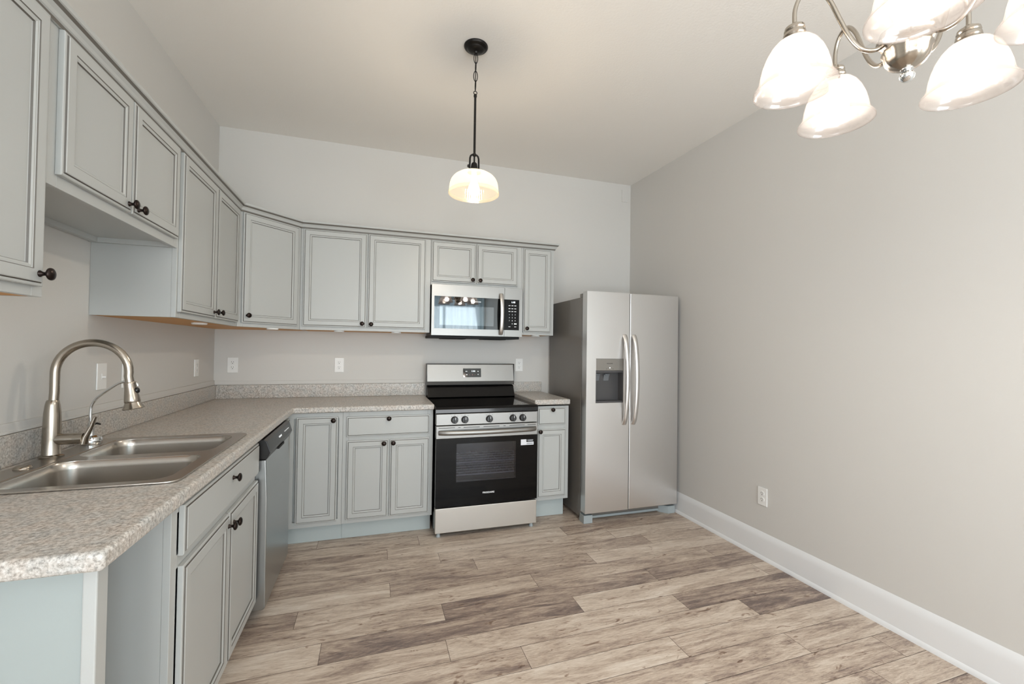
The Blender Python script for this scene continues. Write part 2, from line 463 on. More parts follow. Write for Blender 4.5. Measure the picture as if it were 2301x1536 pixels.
def baseboard(name, T, length):
    mb = MB(T)
    prof = [(0, 0), (-.024, 0), (-.023, .012), (-.017, .022), (-.015, .024), (-.015, .125), (-.013, .142), (-.007, .158), (-.002, .168), (0, .168)]
    mb.extr(prof, 'x', 0, length)
    return struct(mb.build(name, 'trimwhite', smooth=35))
baseboard('baseboard_right', TR(W, -0.03, 0, -90), -YR - 0.06)
baseboard('baseboard_back', TR(2.64, 0, 0), W - 2.64 - .03)
baseboard('baseboard_left', TR(0, YR + .03, 0, 90), 3.75)
mb = MB(); mb.extr([(-.024, 0), (-.024, .03), (-.015, .05), (-.015, .12), (0, .168), (0, 0)], 'x', 0.03, 1.75)
mb.T = Matrix.Identity(4)
bb = mb.build('baseboard_rear', 'trimwhite'); bb.location = (1.75 + .05, YR, 0); bb.rotation_euler = (0, 0, pi); struct(bb)
# painted wood strip that rides on top of the backsplash
struct(MB().box(0.001, 0.007, -2.72, -0.001, 1.031, 1.066).box(0.001, 0.010, -2.72, -0.001, 1.0315, 1.041).build('trim_1', 'wall', bevel=.001))
struct(MB().box(0.008, 1.55, -0.006, -0.001, 1.031, 1.060).box(0.011, 1.55, -0.009, -0.001, 1.0315, 1.039).build('trim_2', 'wall', bevel=.001))


def window(name, T, w, z0, z1, bars):
    mb = MB(T)
    f = 0.05
    mb.box(0, w, .02, .08, z0, z0 + f).box(0, w, .02, .08, z1 - f, z1).box(0, f, .02, .08, z0 + f, z1 - f).box(w - f, w, .02, .08, z0 + f, z1 - f)
    for b in bars: mb.box(b - .025, b + .025, .03, .07, z0 + f, z1 - f)
    o = struct(mb.build(name, 'trimwhite'))
    p = MB(T).box(f, w - f, .048, .052, z0 + f, z1 - f).build('pane', 'pane', o)
    return o
window('window_1', TR(W - .09, YR, 0, 180), 1.70, .05, 2.45, [0.85])
window('window_rear_added', TR(W - 2.05, YR, 0, 180), 1.31, .8, 2.3, [0.655])  # unseen window, added to let fill light in from the rear
window('window_side_added', TR(0, YR + .5, 0, 90), 2.2, .75, 2.35, [1.1])  # unseen window, added on the left wall for more fill
# sheer curtain over the patio window
mb = MB(); n = 160; rows = []
for i in range(n + 1):
    x = 1.72 + (3.50 - 1.72) * i / n
    y = YR + .10 + .028 * sin(i * .50) + .014 * sin(i * .21 + 1)
    rows.append((mb.v(x, y, .03), mb.v(x, y + .004, 2.53)))
for a, b in zip(rows, rows[1:]): mb.f([a[0], b[0], b[1], a[1]])
cur = thing('sheer_curtain', 'pale blue sheer curtain hanging over the patio window behind the camera', 'curtain', (2.6, YR + .1, 0))
mb.build('fabric', 'sheer', cur, smooth=80)
mb = MB(); mb.tube([(1.66, YR + .1, 2.54), (3.53, YR + .1, 2.54)], .012).lathe([(0, -.03), (.022, -.02), (.025, 0), (.012, .02)], (1.66, YR + .1, 2.54), 'x', 16)
mb.box(1.80, 1.815, YR, YR + .1, 2.53, 2.55).box(3.40, 3.415, YR, YR + .1, 2.53, 2.55)
mb.build('rod', 'blackmetal', cur, smooth=40)

# ------------------------------------------------------------------ cabinet doors, knobs
KNOB = None
def knob(parent, T, x, z, y=-.02, s=1.0):
    """mushroom knob pointing to local -y"""
    prof = [(0, 0), (.0085, 0), (.0085, .002), (.0062, .004), (.0048, .009), (.0056, .014), (.0105, .017), (.0152, .020), (.0160, .0225), (.0150, .0255), (.010, .0285), (0, .030)]
    mb = MB(T @ Matrix.Translation((x, y, z)))
    mb.lathe([(r * s, h * s) for r, h in prof], (0, 0, 0), 'y', 20)
    return mb.build('knob', 'bronze', parent, smooth=50)


DOORP = [(0, .001), (0, .013), (.0022, .0150), (.0075, .0155), (.0090, .0145), (.0105, .0185), (.013, .0200), (.041, .0200), (.0430, .0180), (.0445, .0170), (.048, .0172), (.0525, .0150), (.0545, .0105), (.0560, .0098)]
DOORM = [0, 0, 0, 0, 1, 1, 0, 0, 1, 0, 0, 0, 1, 0]
DRAWP = DOORP[:7]; DRAWM = [0, 0, 0, 0, 1, 1, 0]
def door(parent, T, x0, x1, z0, z1, kx=None, kz=None, name='door'):
    mb = MB(T)
    if name == 'drawer': mb.rings(x1 - x0, z1 - z0, DRAWP, DRAWM, x0, z0)
    else: mb.rings(x1 - x0, z1 - z0, DOORP, DOORM, x0, z0)
    d = mb.build(name, ['paint', 'glaze'], parent)
    if kx is not None: knob(d, T, kx, kz)
    return d


def frame_boxes(mb, w, z0, z1, st=.038, mids=(), rails=(), d0=0, d1=.019):
    mb.box(0, st, d0, d1, z0, z1).box(w - st, w, d0, d1, z0, z1)
    mb.box(st, w - st, d0, d1, z0, z0 + st).box(st, w - st, d0, d1, z1 - st, z1)
    zt = min(rails) - st / 2 if rails else z1 - st
    for a in mids: mb.box(a - st / 2, a + st / 2, d0, d1, z0 + st, zt)
    for r in rails: mb.box(st, w - st, d0, d1, r - st / 2, r + st / 2)


UB, UT = 1.449, 2.198
def upper(label, x, y, rz, w, d, z0=UB, z1=UT, doors=(), raw=True, cat='cabinet', ends=(0, 0)):
    T = TR(x, y, 0, rz)
    root = thing('wall_cabinet', label, cat, (x, y, z0), radians(rz))
    mb = MB(T); t = .016
    mb.box(0, t, .019, d, z0, z1).box(w - t, w, .019, d, z0, z1).box(t, w - t, .019, d, z1 - t, z1)
    mb.box(t, w - t, d - .006, d, z0 + .012, z1 - t)
    mb.box(t, w - t, .019, d, z0 + (0 if raw else .02), z0 + (.012 if raw else .03), 1 if raw else 0)
    if not raw: mb.box(t, w - t, d - .03, d - .006, z0, z0 + .02)
    mb.build('body', ['paint', 'rawwood'], root)
    mb = MB(T); frame_boxes(mb, w, z0, z1, mids=[w / 2] if len(doors) > 1 else [])
    mb.build('face_frame', 'paint', root, bevel=.0012)
    for q in doors: door(root, T, *q)
    return root


DT, DB = 2.182, 1.474       # door top / bottom on the tall uppers
# back wall run
upper('tall grey two-door wall cabinet left of the microwave with dark round knobs', .621, -.305, 0, .932, .304,
      doors=[(.018, .456, DB, DT, .428, 1.503), (.464, .893, DB, DT, .492, 1.501)])
upper('short grey two-door wall cabinet directly above the microwave', 1.5545, -.305, 0, .757, .304, z0=1.829,
      doors=[(.006, .361, 1.854, 2.176, .333, 1.881), (.368, .718, 1.854, 2.176, .395, 1.880)], raw=False)
upper('narrow grey one-door wall cabinet right of the microwave, beside the fridge', 2.3125, -.305, 0, .294, .304,
      doors=[(.014, .265, 1.470, 2.178, .043, 1.503)])
# left wall run (local x runs towards the back wall)
upper('tall grey two-door wall cabinet on the left wall, between sink cabinet and corner', .305, -1.509, 90, .888, .304,
      doors=[(-.008 + .02, .446, DB, DT, .412, 1.504), (.452, .862, DB, DT, .488, 1.506)])
upper('short grey two-door wall cabinet hanging over the sink', .305, -2.311, 90, .800, .304, z0=1.752,
      doors=[(.030, .386, 1.786, DT, .360, 1.811), (.394, .772, 1.786, DT, .422, 1.808)], raw=False)
upper('tall grey wall cabinet nearest the camera at the left photo edge', .305, -3.226, 90, .913, .304,
      doors=[(.030, .452, DB, DT, .42, 1.505), (.460, .890, DB, DT, .868, 1.505)])
# diagonal corner wall cabinet
root = thing('wall_cabinet', 'grey angled one-door wall cabinet set diagonally across the corner', 'cabinet', (.4625, -.4625, UB), radians(45))
T = TR(.306, -.6195, 0, 45); dw = .4443
mb = MB(); q = .0135
mb.prism([(.001, -.001), (.001, -.6195), (.3055 - q, -.6195), (.6195, -.3055 + q), (.6195, -.001)], UB, UT, 0, 1)
mb.build('body', ['paint', 'rawwood'], root)
mb = MB(T); frame_boxes(mb, dw, UB, UT, d0=0, d1=.018); mb.build('face_frame', 'paint', root, bevel=.0012)
door(root, T, .022, dw - .024, 1.474, 2.182, .052, 1.522)

# crown moulding swept along the cabinet fronts
def crown():
    prof = [(0, 2.184), (.006, 2.184), (.008, 2.193), (.012, 2.196), (.016, 2.205), (.024, 2.214), (.030, 2.222), (.034, 2.224), (.036, 2.230), (.036, 2.236), (0, 2.236)]
    pm = [0, 0, 1, 0, 0, 0, 1, 0, 0, 0, 0]
    g = .0015
    path = [(.305 + g, -3.226), (.305 + g, -.6195 - .0), (.6195, -.305 - g), (2.607 + g, -.305 - g), (2.607 + g, -.002)]
    mb = MB(); rows = []
    n = len(path)
    for i, p in enumerate(path):
        p = Vector(p)
        def nrm(a, b):
            d = (Vector(b) - Vector(a)).normalized(); return Vector((d.y, -d.x))
        if i == 0: off = nrm(path[0], path[1])
        elif i == n - 1: off = nrm(path[-2], path[-1])
        else:
            a, b = nrm(path[i - 1], path[i]), nrm(path[i], path[i + 1]); off = (a + b) / (1 + a.dot(b))
        rows.append([mb.v(p.x + off.x * o, p.y + off.y * o, z) for o, z in prof])
    k = len(prof)
    for A, B in zip(rows, rows[1:]):
        for i in range(k):
            j = (i + 1) % k; mb.f([A[i], A[j], B[j], B[i]], pm[j])
    mb.f(rows[0]); mb.f(rows[-1][::-1])
    o = mb.build('crown_molding', ['paint', 'glaze'], loc=(.3, -.3, 2.184))
    tag(o, 'grey crown moulding running along the tops of all the wall cabinets', 'moulding')
crown()

# ------------------------------------------------------------------ base cabinets
BT = .887
def base(label, x, y, rz, w, d, zf, toe_d=.10, fronts=(), mids=(), rails=(), name='base_cabinet', toe=True, hole=False):
    T = TR(x, y, 0, rz)
    root = thing(name, label, 'cabinet', (x, y, 0), radians(rz))
    t = .016; mb = MB(T)
    for a, b in ((0, t), (w - t, w)):
        mb.box(a, b, .019, d, zf, BT).box(a, b, toe_d, d, 0, zf)
    mb.box(t, w - t, .019, d, zf, zf + t).box(t, w - t, d - .006, d, zf + t, BT)
    mb.build('body', ['paint'], root)
    mb = MB(T); frame_boxes(mb, w, zf, BT, mids=mids, rails=rails); mb.build('face_frame', 'paint', root, bevel=.0012)
    mb = MB(T); mb.box(0.0, w, toe_d - .012, toe_d - .001, 0.001, zf - .001); mb.build('toe_kick', 'toe', root)
    for q in fronts: door(root, T, *q[:6], name=q[6])
    return root
base('grey base cabinet with one wide drawer over two doors, left of the range', .946, -.61, 0, .6055, .6, .133,
     fronts=[(.024, .580, .720, .855, .299, .838, 'drawer'), (.027, .300, .161, .692, .268, .668, 'door'), (.309, .581, .159, .692, .330, .668, 'door')], mids=(.303,), rails=(.706,))
base('narrow grey base cabinet with small drawer over one door, between range and fridge', 2.326, -.61, 0, .292, .6, .158,
     fronts=[(.026, .260, .744, .877, .144, .862, 'drawer'), (.027, .264, .186, .710, .042, .695, 'door')], rails=(.727,))
# corner base cabinet: L shape with one door on each leg
root = thing('base_cabinet', 'grey L-shaped corner base cabinet with a narrow door on each side', 'cabinet', (.61, -.61, 0))
mb = MB()
mb.prism([(.001, -.001), (.001, -.832), (.591, -.832), (.591, -.591), (.945, -.591), (.945, -.001)], .133, BT)
mb.build('body', 'paint', root)
mb = MB()
mb.box(.591, .645, -.61, -.591, .133, BT).box(.922, .945, -.61, -.591, .133, BT).box(.645, .922, -.61, -.591, .133, .171).box(.645, .922, -.61, -.591, .85, BT)
mb.box(.591, .61, -.645, -.6105, .133, BT).box(.591, .61, -.832, -.81, .133, BT).box(.591, .61, -.81, -.645, .133, .171).box(.591, .61, -.81, -.645, .85, BT)
mb.build('face_frame', 'paint', root)
mb = MB(); mb.box(.50, .945, -.522, -.511, .001, .132).box(.50, .511, -.832, -.522, .001, .132); mb.build('toe_kick', 'toe', root)
door(root, TR(0, -.61, 0), .662, .915, .163, .860, .888, .837)
door(root, TR(.61, 0, 0, 90), -.826, -.640, .163, .860)
# sink base cabinet on the left run
base('grey sink base cabinet with wide false drawer and two doors below the sink', .61, -2.330, 90, .900, .6, .092,
     fronts=[(.046, .892, .724, .868, .482, .822, 'drawer'), (.046, .462, .118, .694, .440, .652, 'door'), (.470, .890, .118, .694, .502, .645, 'door')], mids=(.466,), rails=(.709,))
# end panel that carries the near end of the worktop
root = thing('end_panel', 'pale grey panel closing the near end of the worktop, bottom left corner of photo', 'panel', (.32, -2.665, 0))
MB().box(.002, .588, -2.672, -2.650, .0, BT).build('board', 'endpanel', root, bevel=.001)
MB().box(.5885, .613, -2.676, -2.636, .0, BT).build('corner_post', 'paint', root, bevel=.003)

# ------------------------------------------------------------------ worktops
CT, CB = .928, .8885
CX = 1.5555
def worktop():
    root = thing('countertop', 'L-shaped speckled beige laminate worktop around the sink and corner', 'countertop', (.32, -1.3, CB))
    xs = [.0015, .085, .575, .645, CX]; ys = [-2.725, -2.243, -1.545, -.645, -.0015]
    mb = MB(); V = {}
    def vv(x, y, z):
        k = (x, y, z)
        if k not in V: V[k] = mb.v(*k)
        return V[k]
    cells = set()
    for i in range(4):
        for j in range(4):
            if i == 3 and j < 3: continue
            if i == 1 and j == 1: continue
            cells.add((i, j))
    for (i, j) in cells:
        a, b, c, d = xs[i], xs[i + 1], ys[j], ys[j + 1]
        mb.f([vv(a, c, CT), vv(b, c, CT), vv(b, d, CT), vv(a, d, CT)])
        mb.f([vv(a, d, CB), vv(b, d, CB), vv(b, c, CB), vv(a, c, CB)])
        for (di, dj), (p, q) in {(-1, 0): ((a, d), (a, c)), (1, 0): ((b, c), (b, d)), (0, -1): ((a, c), (b, c)), (0, 1): ((b, d), (a, d))}.items():
            if (i + di, j + dj) not in cells:
                mb.f([vv(*p, CB), vv(*q, CB), vv(*q, CT), vv(*p, CT)])
    mb.build('slab', 'counter', root, bevel=.009, seg=3, smooth=40)
    MB().box(.0015, .0200, -2.725, -.0015, CT + .0005, 1.030).build('backsplash', 'counter', root, bevel=.002)
    MB().box(.0205, CX, -.0200, -.0015, CT + .0005, 1.030).build('backsplash', 'counter', root, bevel=.002)
worktop()
root = thing('countertop', 'short speckled beige worktop piece between range and fridge', 'countertop', (2.47, -.32, CB + .01))
MB().box(2.3205, 2.618, -.645, -.0015, CB + .012, CT + .014).build('slab', 'counter', root, bevel=.009, seg=3, smooth=40)
MB().box(2.332, 2.618, -.0200, -.0015, CT + .0145, 1.030).build('backsplash', 'counter', root, bevel=.002)

# ------------------------------------------------------------------ sink
def sink():
    root = thing('kitchen_sink', 'stainless steel double-bowl drop-in sink in the left worktop', 'sink', (.33, -1.89, CT))
    B1 = (.145, .560, -2.238, -1.925); B2 = (.145, .560, -1.868, -1.566)
    rim = plate('rim', rrect(.054, .600, -2.270, -1.518, .035), [rrect(*B1, .055), rrect(*B2, .055)], CT + .0008, CT + .0065, 'sinksteel', root)
    b = rim.modifiers.new('bevel', 'BEVEL'); b.width = .0022; b.segments = 2; b.limit_method = 'ANGLE'
    for B in (B1, B2):
        mb = MB(); rows = []
        for ins, z, r in ((-.001, CT + .006, .055), (.002, CT + .001, .054), (.005, CT - .02, .052), (.009, CT - .13, .050), (.015, CT - .155, .046), (.03, CT - .170, .036), (.06, CT - .176, .02), (.12, CT - .180, .012)):
            rows.append([mb.v(x, y, z) for x, y in rrect(B[0] + ins, B[1] - ins, B[2] + ins, B[3] - ins, r)])
        n = len(rows[0])
        for A, Bb in zip(rows, rows[1:]):
            for i in range(n): mb.f([A[i], A[(i + 1) % n], Bb[(i + 1) % n], Bb[i]])
        mb.f(rows[-1])
        bowl = mb.build('bowl', 'sinksteel', root, smooth=60)
        cx, cy = (B[0] + B[1]) / 2, (B[2] + B[3]) / 2
        MB().lathe([(0, .001), (.030, .001), (.034, .003), (.042, .0045), (.044, .002), (.045, 0)], (cx, cy, CT - .180), 'z', 28).build('drain', 'chrome', bowl, smooth=40)
    # raised ledge along the tap deck
    mb = MB(); mb.tube([(.134, -2.22, CT + .0062), (.134, -1.58, CT + .0062)], .004, 8, flat=(1, .5)); mb.build('deck_bead', 'sinksteel', root, smooth=60)
sink()
mb = MB(); mb.lathe([(0, .010), (.008, .0098), (.017, .008), (.021, .0045), (.022, 0)], (.092, -2.00, CT + .0068), 'z', 24)
tag(mb.build('hole_cover', 'nickel', smooth=50, loc=(.092, -2.0, CT + .0068)), 'round metal cap on the sink deck beside the tall tap', 'sink cap')


def faucet():
    bx, by, bz = .073, -1.839, CT + .0068
    root = thing('kitchen_faucet', 'tall brushed nickel gooseneck pull-down tap at the back of the sink', 'faucet', (bx, by, bz))
    mb = MB(); mb.lathe([(0, 0), (.033, 0), (.034, .003), (.031, .006), (.0255, .008), (.0250, .010), (.0245, .06), (.0240, .10), (.0225, .15), (.0195, .180), (.0170, .192), (.0150, .196), (0, .196)], (bx, by, bz), 'z', 36)
    mb.build('body', 'nickel', root, smooth=40)
    # spout
    zc = 1.226; r = .1060; x0 = bx + .004
    pts = [(x0 - .002, by, 1.118), (x0, by, 1.16), (x0, by, 1.20)]
    for i in range(0, 25):
        a = pi - (pi * 1.04) * i / 24
        pts.append((x0 + r + r * cos(a), by, zc + r * sin(a)))
    e = pts[-1]; pts.append((e[0] + .002, by, e[2] - .012)); pts.append((e[0] + .004, by, e[2] - .026))
    mb = MB(); mb.tube(pts, .0135, 20); mb.build('spout', 'nickel', root, smooth=60)
    hx, hz = pts[-1][0], pts[-1][2]
    Th = Matrix.Translation((hx, by, hz)) @ Matrix.Rotation(radians(-8), 4, 'Y')
    mb = MB(Th); mb.lathe([(0, .004), (.0165, .004), (.0175, .002), (.0170, -.004), (.0178, -.02), (.0215, -.045), (.0235, -.060), (.0240, -.068), (.0228, -.070), (.0262, -.080), (.0325, -.092), (.0315, -.094), (0, -.093)], (0, 0, 0), 'z', 32)
    hd = mb.build('spray_head', 'nickel', root, smooth=35)
    mb = MB(Th @ Matrix.Translation((.0205, 0, -.028)) @ Matrix.Rotation(radians(82), 4, 'Y')); mb.lathe([(0, .005), (.006, .0045), (.010, .002), (.011, -.002)], (0, 0, 0), 'z', 18)
    mb.build('spray_button', 'blackplastic', hd, smooth=50)
    # side lever
    mb = MB(); mb.lathe([(0, 0), (.0195, 0), (.0195, .052), (.0192, .054), (.0195, .056), (.0190, .078), (0, .079)], (bx + .012, by, .994), 'x', 28)
    mb.build('valve_housing', 'nickel', root, smooth=40)
    lx = bx + .091
    mb = MB(); mb.tube([(lx + .000, by, .975), (lx + .004, by, .998), (lx + .020, by, 1.035), (lx + .030, by, 1.068)], [.0165, .0150, .0100, .0080], 16, flat=(1, .6))
    mb.build('lever', 'nickel', root, smooth=50)
faucet()


def filter_tap():
    bx, by, bz = .082, -1.630, CT + .0068
    root = thing('filter_faucet', 'small chrome filtered-water tap with thin curved spout behind the tall tap', 'faucet', (bx, by, bz))
    mb = MB(); mb.lathe([(0, 0), (.031, 0), (.033, .004), (.033, .018), (.029, .026), (.018, .029), (.0135, .033), (0, .034)], (bx, by, bz), 'z', 32); mb.build('base', 'chrome', root, smooth=35)
    mb = MB(); mb.lathe([(0, .03), (.0125, .031), (.0115, .04), (.0095, .072), (.0080, .085), (.0050, .089), (0, .089)], (bx - .004, by, bz), 'z', 24); mb.build('stem', 'chrome', root, smooth=40)
    mb = MB(); mb.tube([(bx + .003, by, bz + .076), (bx + .018, by - .004, bz + .080), (bx + .030, by - .006, bz + .076)], [.005, .004, .003], 10); mb.build('lever', 'blackplastic', root, smooth=60)
    x = bx - .006
    ctrl = [(x, by, 1.018), (x, by, 1.06), (x + .003, by, 1.085), (x + .016, by, 1.110), (x + .036, by, 1.130), (x + .070, by, 1.158), (x + .090, by, 1.172), (x + .108, by, 1.178), (x + .128, by, 1.178), (x + .146, by, 1.171), (x + .152, by, 1.160)]
    P = [Vector(c) for c in ctrl]; pts = []
    for i in range(len(P) - 1):
        p0, p1, p2, p3 = P[max(i - 1, 0)], P[i], P[i + 1], P[min(i + 2, len(P) - 1)]
        for s in range(5):
            t = s / 5
            pts.append(.5 * ((2 * p1) + (p2 - p0) * t + (2 * p0 - 5 * p1 + 4 * p2 - p3) * t * t + (3 * p1 - p0 - 3 * p2 + p3) * t ** 3))
    pts.append(P[-1])
    mb = MB(); mb.tube(pts, .0050, 12); mb.build('spout', 'chrome', root, smooth=60)
filter_tap()


# ------------------------------------------------------------------ dishwasher
def dishwasher():
    y0, y1 = -1.423, -.838
    root = thing('dishwasher', 'stainless dishwasher with black control strip under the left worktop', 'dishwasher', (.33, (y0 + y1) / 2, 0))
    MB().box(.03, .60, y0 + .003, y1 - .003, .10, .880).build('tub', 'dark', root)
    MB().box(.45, .56, y0 + .01, y1 - .01, .0, .098).build('toe_plate', 'blackplastic', root)
    mb = MB(); mb.extr([(.602, .070), (.650, .070), (.662, .078), (.660, .60), (.652, .782), (.602, .782)], 'y', y0, y1)
    mb.build('door', 'steeldw', root, bevel=.004)
    mb = MB(); mb.extr([(.602, .784), (.655, .784), (.664, .800), (.672, .818), (.655, .872), (.642, .880), (.602, .880)], 'y', y0, y1)
    cp = mb.build('control_panel', 'blackplastic', root, bevel=.003)
    MB().box(.655, .668, (y0 + y1) / 2 - .07, (y0 + y1) / 2 + .07, .786, .797).build('pocket_handle', 'dark', cp)
    ang = Matrix.Translation((.6675, 0, .842)) @ Matrix.Rotation(radians(90), 4, 'Z') @ Matrix.Rotation(radians(-17), 4, 'X')
    text('brand_lettering', 'FRIGIDAIRE', cp, ang @ Matrix.Translation((-1.16, 0, .004)), .013, 'print')
    for k in range(4): MB(ang).box(-1.04 + k * .032, -1.022 + k * .032, -.001, .001, .006, .009).build('button_mark', 'print', cp)
dishwasher()


# ------------------------------------------------------------------ range
def cooker():
    X0, X1 = 1.561, 2.317; XC = (X0 + X1) / 2
    root = thing('range', 'freestanding stainless electric range with black glass oven door and cooktop', 'range', (XC, -.36, 0))
    mb = MB()
    mb.box(X0 + .002, X0 + .022, -.650, -.03, .035, .893).box(X1 - .022, X1 - .002, -.650, -.03, .035, .893).box(X0 + .022, X1 - .022, -.05, -.03, .035, .893)
    mb.box(X0 + .022, X1 - .022, -.650, -.05, .035, .21).box(X0 + .022, X1 - .022, -.650, -.05, .72, .893)
    mb.build('body', 'blackgloss', root)
    mb = MB(); mb.box(X0 + .022, X1 - .022, -.3, -.06, .211, .719)
    mb.box(X0 + .023, X0 + .06, -.645, -.3, .211, .719).box(X1 - .06, X1 - .023, -.645, -.3, .211, .719).box(X0 + .06, X1 - .06, -.645, -.3, .211, .30).box(X0 + .06, X1 - .06, -.645, -.3, .67, .719)
    mb.build('oven_cavity', 'oven', root)
    for z in (.495, .405):
        mb = MB()
        for y in (-.62, -.55, -.48, -.41, -.34): mb.tube([(X0 + .065, y, z), (X1 - .065, y, z)], 0.0040 if y != -.62 else .0055, 8)
        n = 13
        for i in range(n):
            x = X0 + .09 + (X1 - X0 - .18) * i / (n - 1); mb.tube([(x, -.625, z + .004), (x, -.31, z + .004)], .0022, 6)
        mb.build('oven_rack', 'rack', root, smooth=60)
    # cooktop
    mb = MB(); mb.box(X0 - .003, X1 + .003, -.688, -.105, .8935, .914); mb.build('cooktop', 'blackglass', root, bevel=.003)
    mb = MB(); mb.extr([(-.6885, .866), (-.704, .866), (-.708, .872), (-.707, .896), (-.700, .907), (-.6885, .913)], 'x', X0 - .004, X1 + .004); mb.build('front_trim', 'blackgloss', root, smooth=30)
    # control panel and knobs
    mb = MB(); mb.extr([(-.650, .786), (-.706, .786), (-.706, .864), (-.650, .864)], 'x', X0, X1); cp = mb.build('control_panel', 'steel', root, bevel=.002)
    for x in (1.690, 1.764, 1.944, 2.123, 2.199):
        mb = MB(); mb.lathe([(0, 0), (.026, 0), (.026, .003), (.0235, .006), (.0225, .022), (.021, .026), (0, .027)], (x, -.706, .822), 'y', 28)
        mb.box(x - .006, x + .006, -.741, -.728, .800, .844)
        k = mb.build('control_knob', 'blackplastic', root, smooth=35)
        MB().box(x - .001, x + .001, -.7418, -.741, .826, .842).build('pointer_mark', 'print', k)
        mb = MB()
        for a in (50, 90, 130): mb.box(x + .034 * cos(radians(a)) - .002, x + .034 * cos(radians(a)) + .002, -.7066, -.7055, .822 + .034 * sin(radians(a)) - .002, .822 + .034 * sin(radians(a)) + .002)
        mb.build('dial_mark', 'darkprint', cp)
    # oven door
    mb = MB(); mb.box(X0, X1, -.712, -.662, .693, .781); dt = mb.build('oven_door', 'steel', root, bevel=.002)
    mb = MB()
    for a, b in ((1.577, 1.692), (1.716, 1.733), (1.754, 1.872), (1.900, 2.020), (2.050, 2.066), (2.096, 2.214), (2.236, 2.302)): mb.box(a, b, -.7128, -.711, .766, .7695)
    mb.build('vent_slot', 'dark', dt)
    wx0, wx1, wz0, wz1 = 1.706, 2.150, .381, .652
    mb = MB(); y0, y1 = -.711, -.667; zb = .216
    mb.box(X0, wx0, y0, y1, zb, .692).box(wx1, X1, y0, y1, zb, .692).box(wx0, wx1, y0, y1, zb, wz0).box(wx0, wx1, y0, y1, wz1, .692)
    gp = mb.build('glass_panel', 'ovendoor', dt)
    MB().box(wx0 + .0002, wx1 - .0002, -.7095, -.7055, wz0 + .0002, wz1 - .0002).build('oven_window', 'ovenglass', dt)
    text('brand_lettering', 'FRIGIDAIRE', dt, TR(1.944, -.7115, .293), .0165, 'print', 1.05)
    mb = MB(); mb.box(2.186, 2.229, -.7118, -.7112, .618, .660, 0).box(2.229, 2.287, -.7118, -.7112, .618, .640, 0).box(2.232, 2.283, -.7121, -.7117, .622, .634, 1)
    mb.box(2.232, 2.238, -.7118, -.7112, .650, .656, 1).box(2.241, 2.283, -.7118, -.7112, .653, .657, 1).box(2.241, 2.281, -.7118, -.7112, .646, .650, 1)
    mb.build('sticker', ['sticker', 'stickergrey'], dt)
    # handle: bowed bar
    mb = MB(); pts = []
    for i in range(21):
        t = i / 20; pts.append((1.580 + (2.299 - 1.580) * t, -.716 - .042 * sin(pi * t) ** .45, .735 + .003 * t))
    mb.tube(pts, .0165, 16, flat=(.62, 1)); mb.build('handle', 'steel', dt, smooth=60)
    # drawer
    mb = MB(); mb.box(X0 + .002, X1 - .001, -.712, -.660, .034, .206); mb.build('storage_drawer', 'steel_lightened', root, bevel=.003)
    for x in (X0 + .03, X1 - .03):
        for y in (-.675, -.10): MB().lathe([(0, 0), (.016, 0), (.017, .004), (.014, .012), (.010, .034), (0, .034)], (x, y, 0), 'z', 18).build('foot', 'greyplastic', root, smooth=40)
    # backguard
    mb = MB(); mb.extr([(-.145, .9145), (-.150, .922), (-.118, .985), (-.112, 1.000), (-.100, 1.012), (-.04, 1.012), (-.04, .9145)], 'x', X0 + .002, X1 - .002)
    mb.build('rear_riser', 'blackgloss', root, smooth=25)
    mb = MB(); mb.extr([(-.060, 1.0125), (-.112, 1.018), (-.122, 1.050), (-.096, 1.190), (-.090, 1.195), (-.060, 1.195)], 'x', X0, X1)
    bg = mb.build('backguard', 'steel', root, bevel=.002)
    mb = MB(); mb.box(X0, X1, -.059, -.035, 1.0125, 1.197).box(X0 - .002, X0 - .0005, -.118, -.035, 1.016, 1.197).box(X1 + .0005, X1 + .002, -.118, -.035, 1.016, 1.197); mb.build('backguard_cover', 'blackplastic', root)
    tilt = Matrix.Translation((1.9425, -.1095, 1.120)) @ Matrix.Rotation(radians(-10.5), 4, 'X')
    mb = MB(tilt); mb.box(-.078, .078, -.0022, .003, -.037, .038); dp = mb.build('display', 'blackglass', bg, bevel=.001)
    t2 = tilt @ Matrix.Translation((0, -.0024, 0))
    text('clock_digits', '1:14', dp, t2 @ Matrix.Translation((.010, 0, .014)), .019, 'display')
    for x, z, wd in ((-.058, .013, .016), (-.056, -.016, .016)): MB(t2).box(x, x + wd, -.0004, .0006, z - .0025, z + .0025).build('button_mark', 'print', dp)
    for z, d in ((.013, 1), (-.014, -1)):
        mb = MB(t2); p = [(.046, z - .003 * d), (.058, z - .003 * d), (.052, z + .005 * d)]
        a = [mb.v(x, -.0004, q) for x, q in p]; b = [mb.v(x, .0006, q) for x, q in p]
        mb.f(a); mb.f(b[::-1])
        for i in range(3): mb.f([a[i], a[(i + 1) % 3], b[(i + 1) % 3], b[i]])
        mb.build('arrow_mark', 'print', dp)
    for x, wd, h in ((-.026, .008, .005), (-.003, .009, .007), (.020, .010, .002)): MB(t2).box(x, x + wd, -.0004, .0006, -.016 - h, -.016 + h).build('button_mark', 'redicon', dp)
cooker()


